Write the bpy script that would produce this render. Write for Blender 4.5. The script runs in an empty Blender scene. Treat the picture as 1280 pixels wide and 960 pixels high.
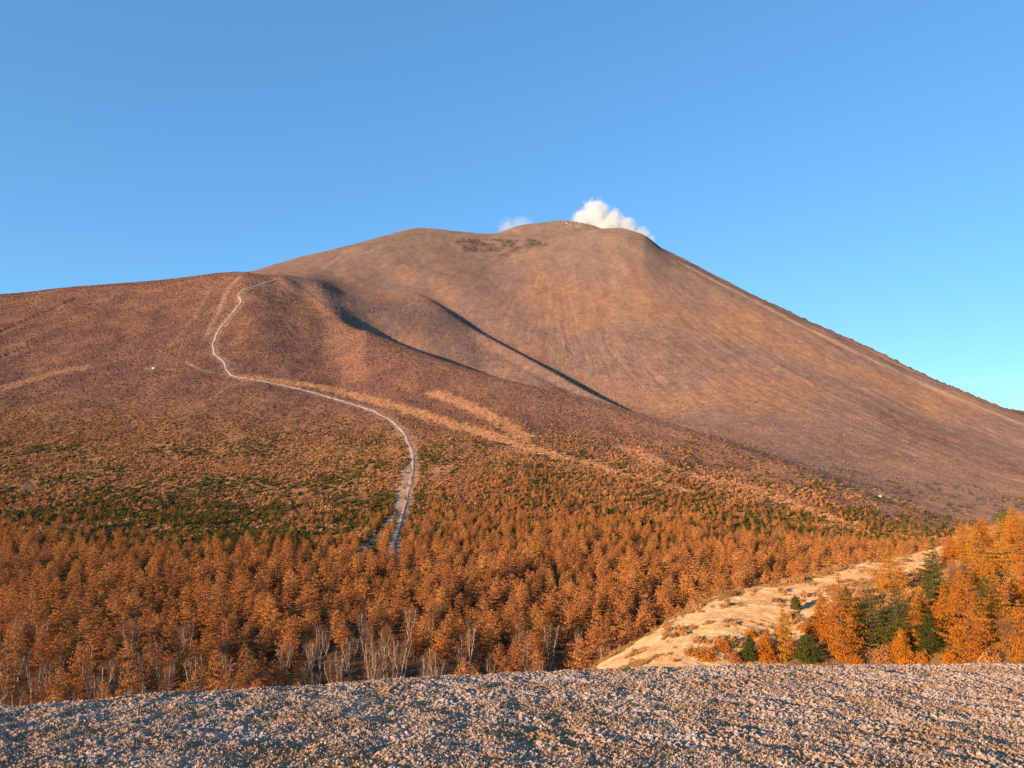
import bpy, math, random
import numpy as np

# ------------------------------------------------------------------ camera, sky, sun, exposure
S = bpy.context.scene
COL = S.collection
F = 931.0                       # focal length in pixels of the 1280 px wide photograph
PITCH = math.radians(4.9)
cam_data = bpy.data.cameras.new('camera')
cam_data.sensor_width = 36.0
cam_data.lens = 36.0 * F / 1280.0
cam_data.clip_start = 0.1
cam_data.clip_end = 60000
cam = bpy.data.objects.new('camera', cam_data)
COL.objects.link(cam)
cam.location = (0, 0, 0)
cam.rotation_euler = (math.radians(90) + PITCH, 0, 0)
S.camera = cam

SUN_EL, SUN_AZ = math.radians(11), math.radians(48)      # azimuth measured from straight behind the camera towards the left
sv = np.array([-math.sin(SUN_AZ) * math.cos(SUN_EL), -math.cos(SUN_AZ) * math.cos(SUN_EL), math.sin(SUN_EL)])
sun_data = bpy.data.lights.new('sun', 'SUN')
sun_data.energy = 5.0
sun_data.angle = math.radians(0.6)
sun_data.color = (1.0, 0.74, 0.48)
sun = bpy.data.objects.new('sun', sun_data)
COL.objects.link(sun)
from mathutils import Vector
sun.rotation_euler = Vector(sv).to_track_quat('Z', 'Y').to_euler()
sun.location = (-300, -300, 200)

world = bpy.data.worlds.new('World')
S.world = world
world.use_nodes = True
wn = world.node_tree
wn.nodes.clear()
wo = wn.nodes.new('ShaderNodeOutputWorld')
wb = wn.nodes.new('ShaderNodeBackground')
sky = wn.nodes.new('ShaderNodeTexSky')
sky.sky_type = 'NISHITA'
sky.sun_disc = False
sky.sun_elevation = math.radians(16)
sky.sun_rotation = math.pi + SUN_AZ          # sun behind the camera, to the left
sky.altitude = 1600
sky.air_density = 1.0
sky.dust_density = 0.2
sky.ozone_density = 2.5
hs = wn.nodes.new('ShaderNodeHueSaturation')
hs.inputs['Saturation'].default_value = 1.15
wn.links.new(sky.outputs[0], hs.inputs['Color'])
sgm = wn.nodes.new('ShaderNodeGamma'); sgm.inputs[1].default_value = .56
smx = wn.nodes.new('ShaderNodeMix'); smx.data_type = 'RGBA'; smx.blend_type = 'MULTIPLY'; smx.inputs[0].default_value = 1
smx.inputs[7].default_value = (.74, 1.24, 1.66, 1)
wn.links.new(hs.outputs[0], sgm.inputs[0])
wn.links.new(sgm.outputs[0], smx.inputs[6])
wn.links.new(smx.outputs[2], wb.inputs[0])
wb.inputs[1].default_value = 0.15
wn.links.new(wb.outputs[0], wo.inputs[0])
S.view_settings.view_transform = 'Standard'
S.view_settings.look = 'None'
S.view_settings.exposure = 0.80
S.view_settings.gamma = 1.0
S.view_settings.use_curve_mapping = False
S.cycles.max_bounces = 6
S.cycles.diffuse_bounces = 2
S.cycles.transmission_bounces = 3
S.cycles.volume_bounces = 2
S.cycles.use_denoising = True

# ------------------------------------------------------------------ helpers
rng = np.random.default_rng(7)
random.seed(7)
cp, sp = math.cos(PITCH), math.sin(PITCH)


def at(px, py, D):
    """world point seen at a photo pixel, D metres forward of the camera"""
    X = (np.asarray(px, float) - 640) / F
    Y = (480 - np.asarray(py, float)) / F
    dx, dy, dz = X, cp - sp * Y, sp + cp * Y
    k = D / dy
    return np.stack([dx * k, D + 0 * dx, dz * k], -1)


def proj(P):
    x, y, z = P[..., 0], P[..., 1], P[..., 2]
    d = y * cp + z * sp
    v = -y * sp + z * cp
    return 640 + F * x / d, 480 - F * v / d


def pchip(xs, ys, xq):
    xs = np.asarray(xs, float); ys = np.asarray(ys, float)
    h = np.diff(xs); dl = np.diff(ys) / h
    m = np.zeros(len(xs))
    for i in range(1, len(xs) - 1):
        if dl[i - 1] * dl[i] > 0:
            w1 = 2 * h[i] + h[i - 1]; w2 = h[i] + 2 * h[i - 1]
            m[i] = (w1 + w2) / (w1 / dl[i - 1] + w2 / dl[i])
    m[0], m[-1] = dl[0], dl[-1]
    i = np.clip(np.searchsorted(xs, xq) - 1, 0, len(xs) - 2)
    t = (xq - xs[i]) / h[i]
    return ((2 * t ** 3 - 3 * t ** 2 + 1) * ys[i] + (t ** 3 - 2 * t ** 2 + t) * h[i] * m[i]
            + (-2 * t ** 3 + 3 * t ** 2) * ys[i + 1] + (t ** 3 - t ** 2) * h[i] * m[i + 1])


def hash2(ix, iy, seed):
    h = (ix.astype(np.int64) * 374761393 + iy.astype(np.int64) * 668265263 + seed * 1442695041) & 0xFFFFFFFF
    h = ((h ^ (h >> 13)) * 1274126177) & 0xFFFFFFFF
    h = ((h ^ (h >> 16)) * 2246822519) & 0xFFFFFFFF
    return ((h ^ (h >> 15)) & 0xFFFFFF) / float(0xFFFFFF)


def noise2(x, y, seed=0):
    ix, iy = np.floor(x), np.floor(y)
    fx, fy = x - ix, y - iy
    ux, uy = fx * fx * fx * (fx * (fx * 6 - 15) + 10), fy * fy * fy * (fy * (fy * 6 - 15) + 10)

    def g(dx, dy):
        a = hash2(ix + dx, iy + dy, seed) * 2 * np.pi
        return np.cos(a) * (fx - dx) + np.sin(a) * (fy - dy)
    return ((g(0, 0) * (1 - ux) + g(1, 0) * ux) * (1 - uy) + (g(0, 1) * (1 - ux) + g(1, 1) * ux) * uy) * 1.5


def fbm(x, y, octv=4, seed=0, gain=0.5):
    s = 0; a = 1.0; n = 0
    for k in range(octv):
        s = s + a * noise2(x * 2 ** k + 17.3 * k, y * 2 ** k - 9.1 * k, seed + k); n += a; a *= gain
    return s / n * 1.3


def smooth(a, b, x):
    t = np.clip((x - a) / (b - a), 0, 1)
    return t * t * (3 - 2 * t)


def quads_mesh(name, V, Q, mats, midx=None, smooth_shade=False, colors=None):
    me = bpy.data.meshes.new(name)
    V = np.ascontiguousarray(V, dtype=np.float32); Q = np.ascontiguousarray(Q, dtype=np.int32)
    me.vertices.add(len(V)); me.vertices.foreach_set('co', V.ravel())
    me.loops.add(Q.size); me.loops.foreach_set('vertex_index', Q.ravel())
    me.polygons.add(len(Q))
    me.polygons.foreach_set('loop_start', np.arange(0, Q.size, 4, dtype=np.int32))
    me.polygons.foreach_set('loop_total', np.full(len(Q), 4, dtype=np.int32))
    for m in mats:
        me.materials.append(m)
    if midx is not None:
        me.polygons.foreach_set('material_index', np.asarray(midx, dtype=np.int32))
    me.polygons.foreach_set('use_smooth', np.full(len(Q), smooth_shade, dtype=bool))
    if colors is not None:
        for an, c in colors.items():
            a = me.color_attributes.new(an, 'FLOAT_COLOR', 'POINT')
            c4 = np.ones((len(V), 4), dtype=np.float32); c4[:, :c.shape[1]] = c
            a.data.foreach_set('color', c4.ravel())
    me.update(calc_edges=True)
    return me


def link(name, me, parent=None, loc=None, **props):
    o = bpy.data.objects.new(name, me)
    COL.objects.link(o)
    if parent is not None:
        o.parent = parent
    if loc is not None:
        o.location = loc
    for k, v in props.items():
        o[k] = v
    return o


def grid_quads(nu, nv):
    i, j = np.meshgrid(np.arange(nu - 1), np.arange(nv - 1), indexing='ij')
    a = i * nv + j
    return np.stack([a, a + nv, a + nv + 1, a + 1], -1).reshape(-1, 4)


# ------------------------------------------------------------------ materials
def nodes_of(name):
    m = bpy.data.materials.new(name); m.use_nodes = True
    nt = m.node_tree; nt.nodes.clear()
    out = nt.nodes.new('ShaderNodeOutputMaterial')
    return m, nt, out


def N(nt, kind, **kw):
    n = nt.nodes.new(kind)
    for k, v in kw.items():
        if k.startswith('_'):
            setattr(n, k[1:], v)
        else:
            n.inputs[k.replace('__', ' ')].default_value = v
    return n


def ramp(nt, stops):
    r = nt.nodes.new('ShaderNodeValToRGB')
    e = r.color_ramp.elements
    while len(e) > 1:
        e.remove(e[0])
    e[0].position = stops[0][0]; e[0].color = (*stops[0][1], 1)
    for p, c in stops[1:]:
        x = e.new(p); x.color = (*c, 1)
    return r


def leaf_material(name, stops, transl=0.35, rough=0.8):
    """foliage: one tone per tree plus small variation inside the crown"""
    m, nt, out = nodes_of(name)
    L = nt.links.new
    oi = nt.nodes.new('ShaderNodeObjectInfo')
    r = ramp(nt, stops)
    L(oi.outputs['Random'], r.inputs[0])
    tc = nt.nodes.new('ShaderNodeTexCoord')
    no = N(nt, 'ShaderNodeTexNoise', Scale=0.9, Detail=3.0)
    L(tc.outputs['Object'], no.inputs['Vector'])
    mr = N(nt, 'ShaderNodeMapRange'); mr.inputs['From Min'].default_value = .3; mr.inputs['From Max'].default_value = .7
    mr.inputs['To Min'].default_value = .8; mr.inputs['To Max'].default_value = 1.18
    L(no.outputs[0], mr.inputs[0])
    mx = nt.nodes.new('ShaderNodeMix'); mx.data_type = 'RGBA'; mx.blend_type = 'MULTIPLY'; mx.inputs[0].default_value = 1
    L(r.outputs[0], mx.inputs[6]); L(mr.outputs[0], mx.inputs[7])
    d = N(nt, 'ShaderNodeBsdfDiffuse', Roughness=rough)
    t = nt.nodes.new('ShaderNodeBsdfTranslucent')
    L(mx.outputs[2], d.inputs[0]); L(mx.outputs[2], t.inputs[0])
    ms = N(nt, 'ShaderNodeMixShader'); ms.inputs[0].default_value = transl
    L(d.outputs[0], ms.inputs[1]); L(t.outputs[0], ms.inputs[2]); L(ms.outputs[0], out.inputs[0])
    return m


def bark_material(name, c1, c2, scale=3.0):
    m, nt, out = nodes_of(name)
    L = nt.links.new
    tc = nt.nodes.new('ShaderNodeTexCoord')
    no = N(nt, 'ShaderNodeTexNoise', Scale=scale, Detail=4.0)
    L(tc.outputs['Object'], no.inputs['Vector'])
    r = ramp(nt, [(.35, c1), (.65, c2)])
    L(no.outputs[0], r.inputs[0])
    b = N(nt, 'ShaderNodeBsdfPrincipled', Roughness=.9)
    L(r.outputs[0], b.inputs['Base Color']); L(b.outputs[0], out.inputs[0])
    return m


def ground_material(name, scales, bump_scales, bump_d, var=(0.7, 1.35), rough=0.95):
    """base colour from the surveyed colour map 'soil' times fine procedural variation, with procedural relief"""
    m, nt, out = nodes_of(name)
    L = nt.links.new
    at_ = nt.nodes.new('ShaderNodeAttribute'); at_.attribute_name = 'soil'
    msk = nt.nodes.new('ShaderNodeAttribute'); msk.attribute_name = 'relief'
    geo = nt.nodes.new('ShaderNodeNewGeometry')
    col = at_.outputs['Color']
    for kq, sc in enumerate(scales):
        no = N(nt, 'ShaderNodeTexNoise', Scale=sc, Detail=4.0, Roughness=.65)
        L(geo.outputs['Position'], no.inputs['Vector'])
        mr = N(nt, 'ShaderNodeMapRange'); mr.inputs['From Min'].default_value = .3; mr.inputs['From Max'].default_value = .7
        q_ = 1.0 if kq == 0 else .5
        mr.inputs['To Min'].default_value = 1 - (1 - var[0]) * q_; mr.inputs['To Max'].default_value = 1 + (var[1] - 1) * q_
        L(no.outputs[0], mr.inputs[0])
        mx = nt.nodes.new('ShaderNodeMix'); mx.data_type = 'RGBA'; mx.blend_type = 'MULTIPLY'; mx.inputs[0].default_value = 1
        L(col, mx.inputs[6]); L(mr.outputs[0], mx.inputs[7])
        col = mx.outputs[2]
    b = N(nt, 'ShaderNodeBsdfDiffuse', Roughness=.6)
    L(col, b.inputs['Color'])
    prev = None
    for sc, dist in zip(bump_scales, bump_d):
        no = N(nt, 'ShaderNodeTexNoise', Scale=sc, Detail=4.0, Roughness=.6)
        L(geo.outputs['Position'], no.inputs['Vector'])
        bp = N(nt, 'ShaderNodeBump', Distance=dist)
        L(no.outputs[0], bp.inputs['Height'])
        L(msk.outputs['Fac'], bp.inputs['Strength'])
        if prev:
            L(prev.outputs[0], bp.inputs['Normal'])
        prev = bp
    if prev:
        L(prev.outputs[0], b.inputs['Normal'])
    L(b.outputs[0], out.inputs[0])
    return m


# ------------------------------------------------------------------ terrain: a loft through surveyed feature lines
def loft(lines, PX, rows):
    """lines: feature lines near -> far, each ('P'|'Z', [(px, py|z, D), ...]); returns grid (nu, nv, 3)"""
    nodes = []
    for kind, pts in lines:
        pts = np.array(pts, float)
        D = pchip(pts[:, 0], pts[:, 2], PX)
        v = pchip(pts[:, 0], pts[:, 1], PX)
        if kind == 'P':
            nodes.append(at(PX, v, D))
        else:
            P = at(PX, 560 + 0 * PX, D); P[:, 2] = v
            nodes.append(P)
    Nn = np.stack(nodes, 1)                     # nu, k, 3
    k = Nn.shape[1]
    par = np.concatenate([i + np.arange(n) / n for i, n in enumerate(rows)] + [[k - 1.0]])
    i = np.clip(par.astype(int), 0, k - 2); t = par - i
    y = Nn[:, :, 1]; h = np.diff(y, axis=1)
    out = np.empty((len(PX), len(par), 3))
    yq = y[:, i] + t * h[:, i]
    for c in (0, 2):
        val = Nn[:, :, c]
        dl = np.diff(val, axis=1) / h
        m = np.zeros_like(val)
        a, b = dl[:, :-1], dl[:, 1:]
        w1 = 2 * h[:, 1:] + h[:, :-1]; w2 = h[:, 1:] + 2 * h[:, :-1]
        same = a * b > 0
        with np.errstate(divide='ignore', invalid='ignore'):
            mm = (w1 + w2) / (w1 / a + w2 / b)
        m[:, 1:-1] = np.where(same, np.nan_to_num(mm), 0)
        if c == 0:
            m[:, 1:-1] = (a + b) / 2
        m[:, 0] = dl[:, 0]; m[:, -1] = dl[:, -1]
        hh = h[:, i]
        out[:, :, c] = ((2 * t ** 3 - 3 * t ** 2 + 1) * val[:, i] + (t ** 3 - 2 * t ** 2 + t) * hh * m[:, i]
                        + (-2 * t ** 3 + 3 * t ** 2) * val[:, i + 1] + (t ** 3 - t ** 2) * hh * m[:, i + 1])
    out[:, :, 1] = yq
    return out


LINES = [
    ('Z', [(-260, -26, 25), (1540, -26, 25)]),
    ('Z', [(-260, -57, 150), (700, -57, 150), (1540, -54, 150)]),
    ('Z', [(-260, -63, 230), (700, -64, 230), (1540, -62, 230)]),
    ('P', [(-260, 698, 450), (500, 700, 450), (1180, 704, 440), (1540, 706, 430)]),
    ('P', [(-260, 640, 700), (500, 645, 700), (800, 652, 700), (1000, 668, 690), (1180, 682, 660), (1280, 686, 650), (1540, 694, 640)]),
    ('P', [(-260, 584, 900), (0, 586, 900), (300, 588, 900), (515, 590, 880), (700, 602, 870), (900, 630, 850), (1000, 646, 830), (1180, 672, 770), (1280, 680, 740), (1540, 690, 720)]),
    ('P', [(-260, 470, 1350), (0, 476, 1350), (300, 470, 1350), (400, 490, 1310), (500, 508, 1230), (610, 526, 1150), (800, 566, 1040), (900, 592, 980), (1000, 618, 920), (1180, 662, 830), (1280, 672, 790), (1540, 686, 760)]),
    # crest of the front hill
    ('P', [(-260, 379, 2350), (0, 371, 2300), (100, 362, 2280), (200, 352, 2250), (300, 340, 2120), (330, 346, 2050), (352, 358, 1960), (381, 379, 1870), (420, 400, 1790),
           (480, 424, 1690), (540, 447, 1600), (619, 472, 1490), (700, 492, 1380), (800, 522, 1250), (900, 553, 1130), (1000, 588, 1030),
           (1100, 625, 940), (1180, 650, 880), (1280, 666, 830), (1540, 682, 790)]),
    # first gully
    ('P', [(-260, 386, 2450), (0, 378, 2420), (200, 360, 2400), (300, 342, 2220), (352, 347.5, 2060), (381, 363.5, 1985), (405, 382, 1870), (430, 401, 1810), (450, 415, 1790),
           (480, 438, 1810), (540, 467, 1730), (619, 488, 1610), (700, 491, 1480), (800, 518, 1340), (900, 549, 1200), (1000, 583, 1090),
           (1100, 621, 990), (1180, 646, 920), (1280, 662, 865), (1540, 679, 820)]),
    # shoulder of the middle ridge
    ('P', [(-260, 390, 2550), (0, 380, 2520), (200, 360, 2500), (300, 343, 2380), (352, 345, 2140), (381, 355, 2060), (405, 365, 1990), (430, 377, 1980), (480, 396, 1965),
           (522, 407, 1955), (560, 419, 1950), (593, 432, 1945), (673, 472, 1740), (754, 510, 1530), (803, 527, 1430), (900, 545, 1290), (1000, 576, 1160),
           (1100, 612, 1040), (1180, 638, 960), (1280, 655, 900), (1540, 672, 850)]),
    # crest of the middle ridge
    ('P', [(-260, 392, 2600), (0, 381, 2570), (200, 359, 2550), (300, 344, 2490), (381, 340, 2440), (430, 352, 2400), (480, 364, 2330),
           (522, 370, 2290), (593, 412, 2080), (673, 455, 1830), (754, 499, 1600), (803, 519, 1500), (900, 537, 1370), (1000, 567, 1230),
           (1100, 603, 1100), (1180, 628, 1010), (1280, 646, 945), (1540, 664, 880)]),
    # second gully
    ('P', [(-260, 394, 2650), (0, 382, 2620), (200, 358, 2600), (300, 342, 2550), (381, 334, 2500), (430, 342, 2460), (480, 352, 2430),
           (522, 364.5, 2360), (593, 411.5, 2140), (673, 455.5, 1885), (754, 500.5, 1650), (803, 517.5, 1570), (900, 529, 1450), (1000, 557, 1310),
           (1100, 592, 1170), (1180, 616, 1080), (1280, 635, 1010), (1540, 654, 930)]),
    # foot of the cone
    ('P', [(-260, 397, 2750), (0, 384, 2700), (200, 358, 2650), (315, 340, 2600), (381, 327, 2570), (430, 326, 2540), (480, 326, 2520),
           (522, 333, 2500), (593, 372, 2330), (673, 418, 2120), (754, 458, 1910), (803, 476, 1810), (900, 497, 1670), (1000, 523, 1540),
           (1100, 556, 1400), (1180, 580, 1310), (1280, 602, 1230), (1540, 634, 1080)]),
    # mid cone
    ('P', [(-260, 398, 2820), (0, 385, 2760), (200, 358, 2700), (315, 339, 2640), (381, 322, 2640), (430, 312, 2640), (480, 304, 2680),
           (522, 305, 2700), (593, 322, 2680), (673, 350, 2520), (754, 368, 2400), (803, 380, 2330), (900, 420, 2190), (1000, 458, 2050),
           (1100, 500, 1900), (1180, 534, 1790), (1280, 566, 1680), (1540, 610, 1450)]),
    # rim and right flank skyline
    ('P', [(-260, 399, 2950), (0, 387, 2880), (200, 360, 2820), (315, 340, 2720), (381, 321, 2720), (430, 309.5, 2740), (480, 296, 2800),
           (505, 289, 2840), (525, 286.5, 2870), (570, 290, 2890), (620, 293.5, 2900), (690, 294, 2900), (735, 290, 2890), (757, 287.5, 2880), (775, 287.5, 2870), (800, 293.5, 2850),
           (830, 312, 2820), (850, 324, 2790), (900, 350, 2730), (1000, 399, 2600), (1100, 446, 2460), (1150, 470, 2390), (1200, 489, 2320),
           (1280, 522, 2200), (1540, 600, 1950)]),
    # hollow behind the rim
    ('P', [(-260, 405, 3080), (0, 394, 3000), (200, 368, 2950), (315, 350, 2860), (430, 322, 2860), (525, 297, 2970), (620, 300, 2990),
           (700, 299, 2990), (757, 297, 2980), (800, 304, 2960), (830, 318, 2950), (850, 329, 2930), (900, 356, 2850), (1000, 404, 2720), (1100, 451, 2580), (1280, 527, 2320),
           (1540, 606, 2050)]),
    # summit dome and back rocky ridge
    ('P', [(-260, 420, 3300), (0, 404, 3250), (200, 380, 3250), (315, 362, 3200), (430, 338, 3200), (525, 308, 3230), (580, 301, 3240), (619, 293, 3250), (655, 282, 3250),
           (700, 277.5, 3250), (735, 281, 3250), (757, 288, 3240), (785, 297, 3230), (830, 312, 3200), (850, 322, 3150), (900, 348, 3050), (950, 374, 2950),
           (1000, 396, 2850), (1100, 441, 2700), (1150, 465, 2610), (1200, 487, 2530), (1280, 520, 2420), (1540, 602, 2150)]),
    ('Z', [(-260, 300, 4200), (640, 300, 4300), (1540, 100, 3600)]),
    ('Z', [(-260, -200, 7000), (1540, -200, 7000)]),
    ('Z', [(-260, -600, 20000), (1540, -600, 20000)]),
]
ROWS = [6, 20, 40, 60, 46, 60, 90, 16, 30, 14, 16, 44, 60, 60, 12, 22, 14, 10, 4]
PX = np.linspace(-260, 1540, 1151)
G = loft(LINES, PX, ROWS)
row_node = np.concatenate([i + np.arange(n) / n for i, n in enumerate(ROWS)] + [[len(ROWS) * 1.0]])
X, Y, Z = G[:, :, 0], G[:, :, 1], G[:, :, 2]
RN = np.broadcast_to(row_node, X.shape)
PXg = np.broadcast_to(PX[:, None], X.shape)
# broad undulation, radial erosion furrows on the cone, shrubs' hummocks
cone = smooth(11, 12.5, RN) * (1 - smooth(16.5, 17.5, RN))
hill = smooth(4, 5.5, RN) * (1 - smooth(6.6, 7.0, RN))
cx0, cy0 = 190.0, 3150.0
ang = np.arctan2(X - cx0, -(Y - cy0)); rad = np.hypot(X - cx0, Y - cy0)
furrow = fbm(ang * 60, rad / 300, 5, 11, .6)
Z += cone * (furrow * 1.5 * smooth(150, 900, rad) + fbm(X / 160, Y / 160, 4, 3) * 5)
ridged = 1 - np.abs(fbm(ang * 22, rad / 500, 4, 12))
Z -= cone * smooth(.86, 1.0, ridged) * 1.8 * smooth(500, 1400, rad)
Z += hill * (fbm(X / 130, Y / 170, 4, 5) * 5)
Z += smooth(5.2, 6, RN) * (1 - smooth(8.5, 11, RN) * .5) * fbm(X / 9, Y / 14, 3, 6) * 0.9 * (RN < 12)
Z += smooth(1, 2, RN) * (1 - smooth(4.5, 5.5, RN)) * fbm(X / 60, Y / 60, 3, 8) * 3
# rocky crest on the right flank
rockr = smooth(15.5, 16.0, RN) * (1 - smooth(16.3, 17, RN)) * smooth(900, 1010, PXg)
Z += rockr * (np.abs(fbm(X / 30, Y / 30, 4, 21, .65)) * 12 - 2)
rockr2 = smooth(13.8, 14.0, RN) * (1 - smooth(14.1, 15, RN)) * smooth(800, 1010, PXg)
Z += rockr2 * fbm(X / 25, Y / 25, 3, 22) * 2
# two erosion cuts on the far left
PRX, PRY = proj(G)


def hit(px, py, G_=None, P_=None, PXc=None):
    """first terrain vertex whose picture of the world reaches a photo pixel: gives a world position on the ground"""
    G_ = G if G_ is None else G_; PXc = PX if PXc is None else PXc
    P_ = (PRX, PRY) if P_ is None else P_
    i = int(np.argmin(np.abs(PXc - px)))
    col = P_[1][i]
    w = np.where(col <= py)[0]
    w = w[w > 0]
    if len(w) == 0:
        j = int(np.argmin(col)); return G_[i, j].copy()
    j = w[0]
    t = (col[j - 1] - py) / max(col[j - 1] - col[j], 1e-6)
    return G_[i, j - 1] * (1 - t) + G_[i, j] * t


def world_line(pts, n=None):
    """photo polyline -> dense polyline on the ground"""
    out = []
    for (a, b), (c, d) in zip(pts[:-1], pts[1:]):
        k = max(2, int(math.hypot(c - a, d - b) / 3))
        for q in range(k):
            out.append(hit(a + (c - a) * q / k, b + (d - b) * q / k))
    out.append(hit(*pts[-1]))
    return np.array(out)


def dist_to(line, X, Y, lim=60):
    """horizontal distance of every vertex to a ground polyline (far ones skipped)"""
    D = np.full(X.shape, 1e3)
    A = line[:-1, :2]; B = line[1:, :2]
    bb = (X > line[:, 0].min() - lim) & (X < line[:, 0].max() + lim) & (Y > line[:, 1].min() - lim) & (Y < line[:, 1].max() + lim)
    xs, ys = X[bb], Y[bb]
    best = np.full(xs.shape, 1e3)
    for a, b in zip(A, B):
        ab = b - a; l2 = max((ab ** 2).sum(), 1e-6)
        t = np.clip(((xs - a[0]) * ab[0] + (ys - a[1]) * ab[1]) / l2, 0, 1)
        best = np.minimum(best, np.hypot(xs - a[0] - t * ab[0], ys - a[1] - t * ab[1]))
    D[bb] = best
    return D


PATH = [(490, 697), (492, 680), (500, 655), (507, 630), (513, 605), (517, 585), (515, 562), (505, 541), (490, 526), (465, 513), (430, 502),
        (390, 490), (350, 481), (320, 475), (290, 470), (283, 462), (280, 452), (268, 443), (266, 430), (272, 415), (285, 398), (296, 385),
        (302, 377), (297, 369), (305, 362), (330, 355), (346, 350)]
TRACKS = [([(300, 345), (290, 355), (283, 365), (272, 392), (255, 425)], 9, .35), ([(265, 360), (240, 400), (215, 430), (190, 447)], 6, .22),
          ([(232, 452), (250, 462), (285, 470)], 4, .5), ([(290, 480), (265, 497)], 4, .35), ([(182, 461), (216, 462)], 3, .5),
          ([(400, 338), (425, 320), (432, 312)], 6, .25), ([(640, 556), (700, 470 + 105)], 4, .2)]
STRIPS = [([(310, 472), (350, 477), (400, 483), (450, 497), (520, 515), (560, 528), (620, 546), (680, 566), (730, 578), (780, 593), (850, 611)], 15, 1.),
          ([(545, 492), (580, 504), (620, 524), (652, 545)], 17, .85), ([(0, 486), (50, 471), (95, 460)], 18, .6),
          ([(872, 596), (940, 610), (1000, 634), (1062, 655)], 13, .8), ([(780, 560), (850, 590)], 14, .6), ([(500, 600), (660, 560)], 12, .35)]
DITCH = [([(500, 521), (560, 537)], 2.5), ([(620, 552), (700, 575)], 2.5), ([(0, 414), (40, 396), (75, 381), (97, 371)], 9), ([(0, 446), (46, 427)], 6)]
path_line = world_line(PATH)
d_path = dist_to(path_line, X, Y)
strip = np.zeros(X.shape)
edge = fbm(X / 12, Y / 12, 4, 31)
for pts, w, s in STRIPS:
    d = dist_to(world_line(pts), X, Y, 90)
    strip = np.maximum(strip, s * (1 - smooth(w * .5, w * 1.3, d + edge * w * .9)))
track = np.zeros(X.shape)
for pts, w, s in TRACKS:
    d = dist_to(world_line(pts), X, Y)
    track = np.maximum(track, s * (1 - smooth(w * .3, w, d)))
ditch_shade = np.zeros(X.shape)
for pts, w in DITCH:
    d = dist_to(world_line(pts), X, Y)
    Z -= (1 - smooth(0, w, d)) * w * .55
    ditch_shade = np.maximum(ditch_shade, 1 - smooth(w * .3, w, d + edge * 2))

# colour map of the ground (albedo, with shade painted into the erosion cuts)
def C(r, g, b): return np.array([r, g, b])
c = np.empty(X.shape + (3,))
n1 = fbm(X / 220, Y / 300, 4, 41); n2 = fbm(X / 55, Y / 80, 4, 42); n3 = fbm(X / 14, Y / 22, 4, 43); n4 = fbm(X / 5, Y / 7, 3, 44)


def mixc(c, col, f):
    return c * (1 - f[..., None]) + col * f[..., None]


c[:] = C(.26, .125, .085)                                             # purple brown dwarf scrub
c = mixc(c, C(.36, .17, .095), smooth(-.1, .5, n2 + .4 * n3) * .7)
c = mixc(c, C(.18, .09, .072), smooth(.0, .5, -n2 + .5 * n4) * .7)
c = mixc(c, C(.44, .205, .085), smooth(6.0, 5.3, RN) * smooth(-.5, .2, n3) * .85)      # dry grass between shrubs
c = mixc(c, C(.12, .09, .03), smooth(5.9, 5.2, RN) * smooth(.15, .5, -n3 + .3 * n2) * .6)
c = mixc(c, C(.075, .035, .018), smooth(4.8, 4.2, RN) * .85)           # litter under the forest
hilltop = smooth(6.3, 7.0, RN) * (RN < 8)
c = mixc(c, C(.42, .215, .125), hilltop * .6)
# cone
cc = np.empty_like(c); cc[:] = C(.215, .135, .105)
n0 = fbm(X / 420, Y / 620, 3, 40)
cc = mixc(cc, C(.285, .15, .09), smooth(.0, .35, n0) * .8); cc = mixc(cc, C(.165, .092, .07), smooth(.05, .4, -n0) * .7)
zrel = Z
cc = mixc(cc, C(.215, .15, .108), smooth(520, 840, Z) * .85)            # olive grey top
cc = mixc(cc, C(.34, .175, .10), smooth(.0, .6, n2 + furrow * .5) * .45)
cc = mixc(cc, C(.19, .10, .075), smooth(.05, .6, -n2 + furrow * .6) * .5)
streak = fbm(ang * 90, rad / 260, 4, 51)
cc = mixc(cc, C(.46, .26, .15), smooth(.22, .6, streak) * smooth(900, 400, Z) * .28 * smooth(-.3, .3, n2))
cc = mixc(cc, C(.17, .09, .07), smooth(.2, .6, -streak) * .25)
cc = mixc(cc, C(.38, .18, .085), smooth(.1, .5, n3 + .3 * streak) * smooth(560, 250, Z) * .5)
cone_f = smooth(7.9, 8.4, RN)
c = c * (1 - cone_f[..., None]) + cc * cone_f[..., None]
# rock field under the rim
rock = np.zeros(X.shape)
pc = hit(625, 309)
e = ((X - pc[0]) / 200) ** 2 + ((Y - pc[1]) / 60) ** 2
rock = (1 - smooth(.5, 1.1, e + edge * .5)) * smooth(-.35, .25, fbm(X / 60, Y / 30, 3, 61)) * smooth(-.45, -.05, fbm(X / 8, Y / 9, 3, 62))
c = mixc(c, C(.085, .055, .045), rock * .97)
c = mixc(c, C(.16, .09, .07), smooth(.0, .3, rockr * (1 - .3)) * .8)
lp = world_line([(860, 333), (1000, 406), (1150, 478), (1280, 531)])
c = mixc(c, C(.45, .30, .2), (1 - smooth(6, 22, dist_to(lp, X, Y, 60))) * .5)
snow = smooth(.25, .5, fbm(X / 9, Y / 9, 3, 71)) * np.maximum((np.hypot(X - hit(712, 287)[0], Y - 3180) < 60), (np.hypot(X - hit(815, 304)[0], (Y - 2830) * .6) < 50))
c = mixc(c, C(.6, .5, .45), snow * .7)
c = mixc(c, C(.68, .34, .16), np.clip(strip, 0, 1) * .9)
c = mixc(c, C(.52, .31, .19), np.clip(track, 0, 1))
c = mixc(c, C(.40, .25, .17), (1 - smooth(3, 15, d_path + edge * 10)) * .6)
c = mixc(c, C(.065, .04, .035), ditch_shade * smooth(-.5, .1, n4 + n3) * .85)  # dark tone painted in as shade, since the carved cuts barely show
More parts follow.
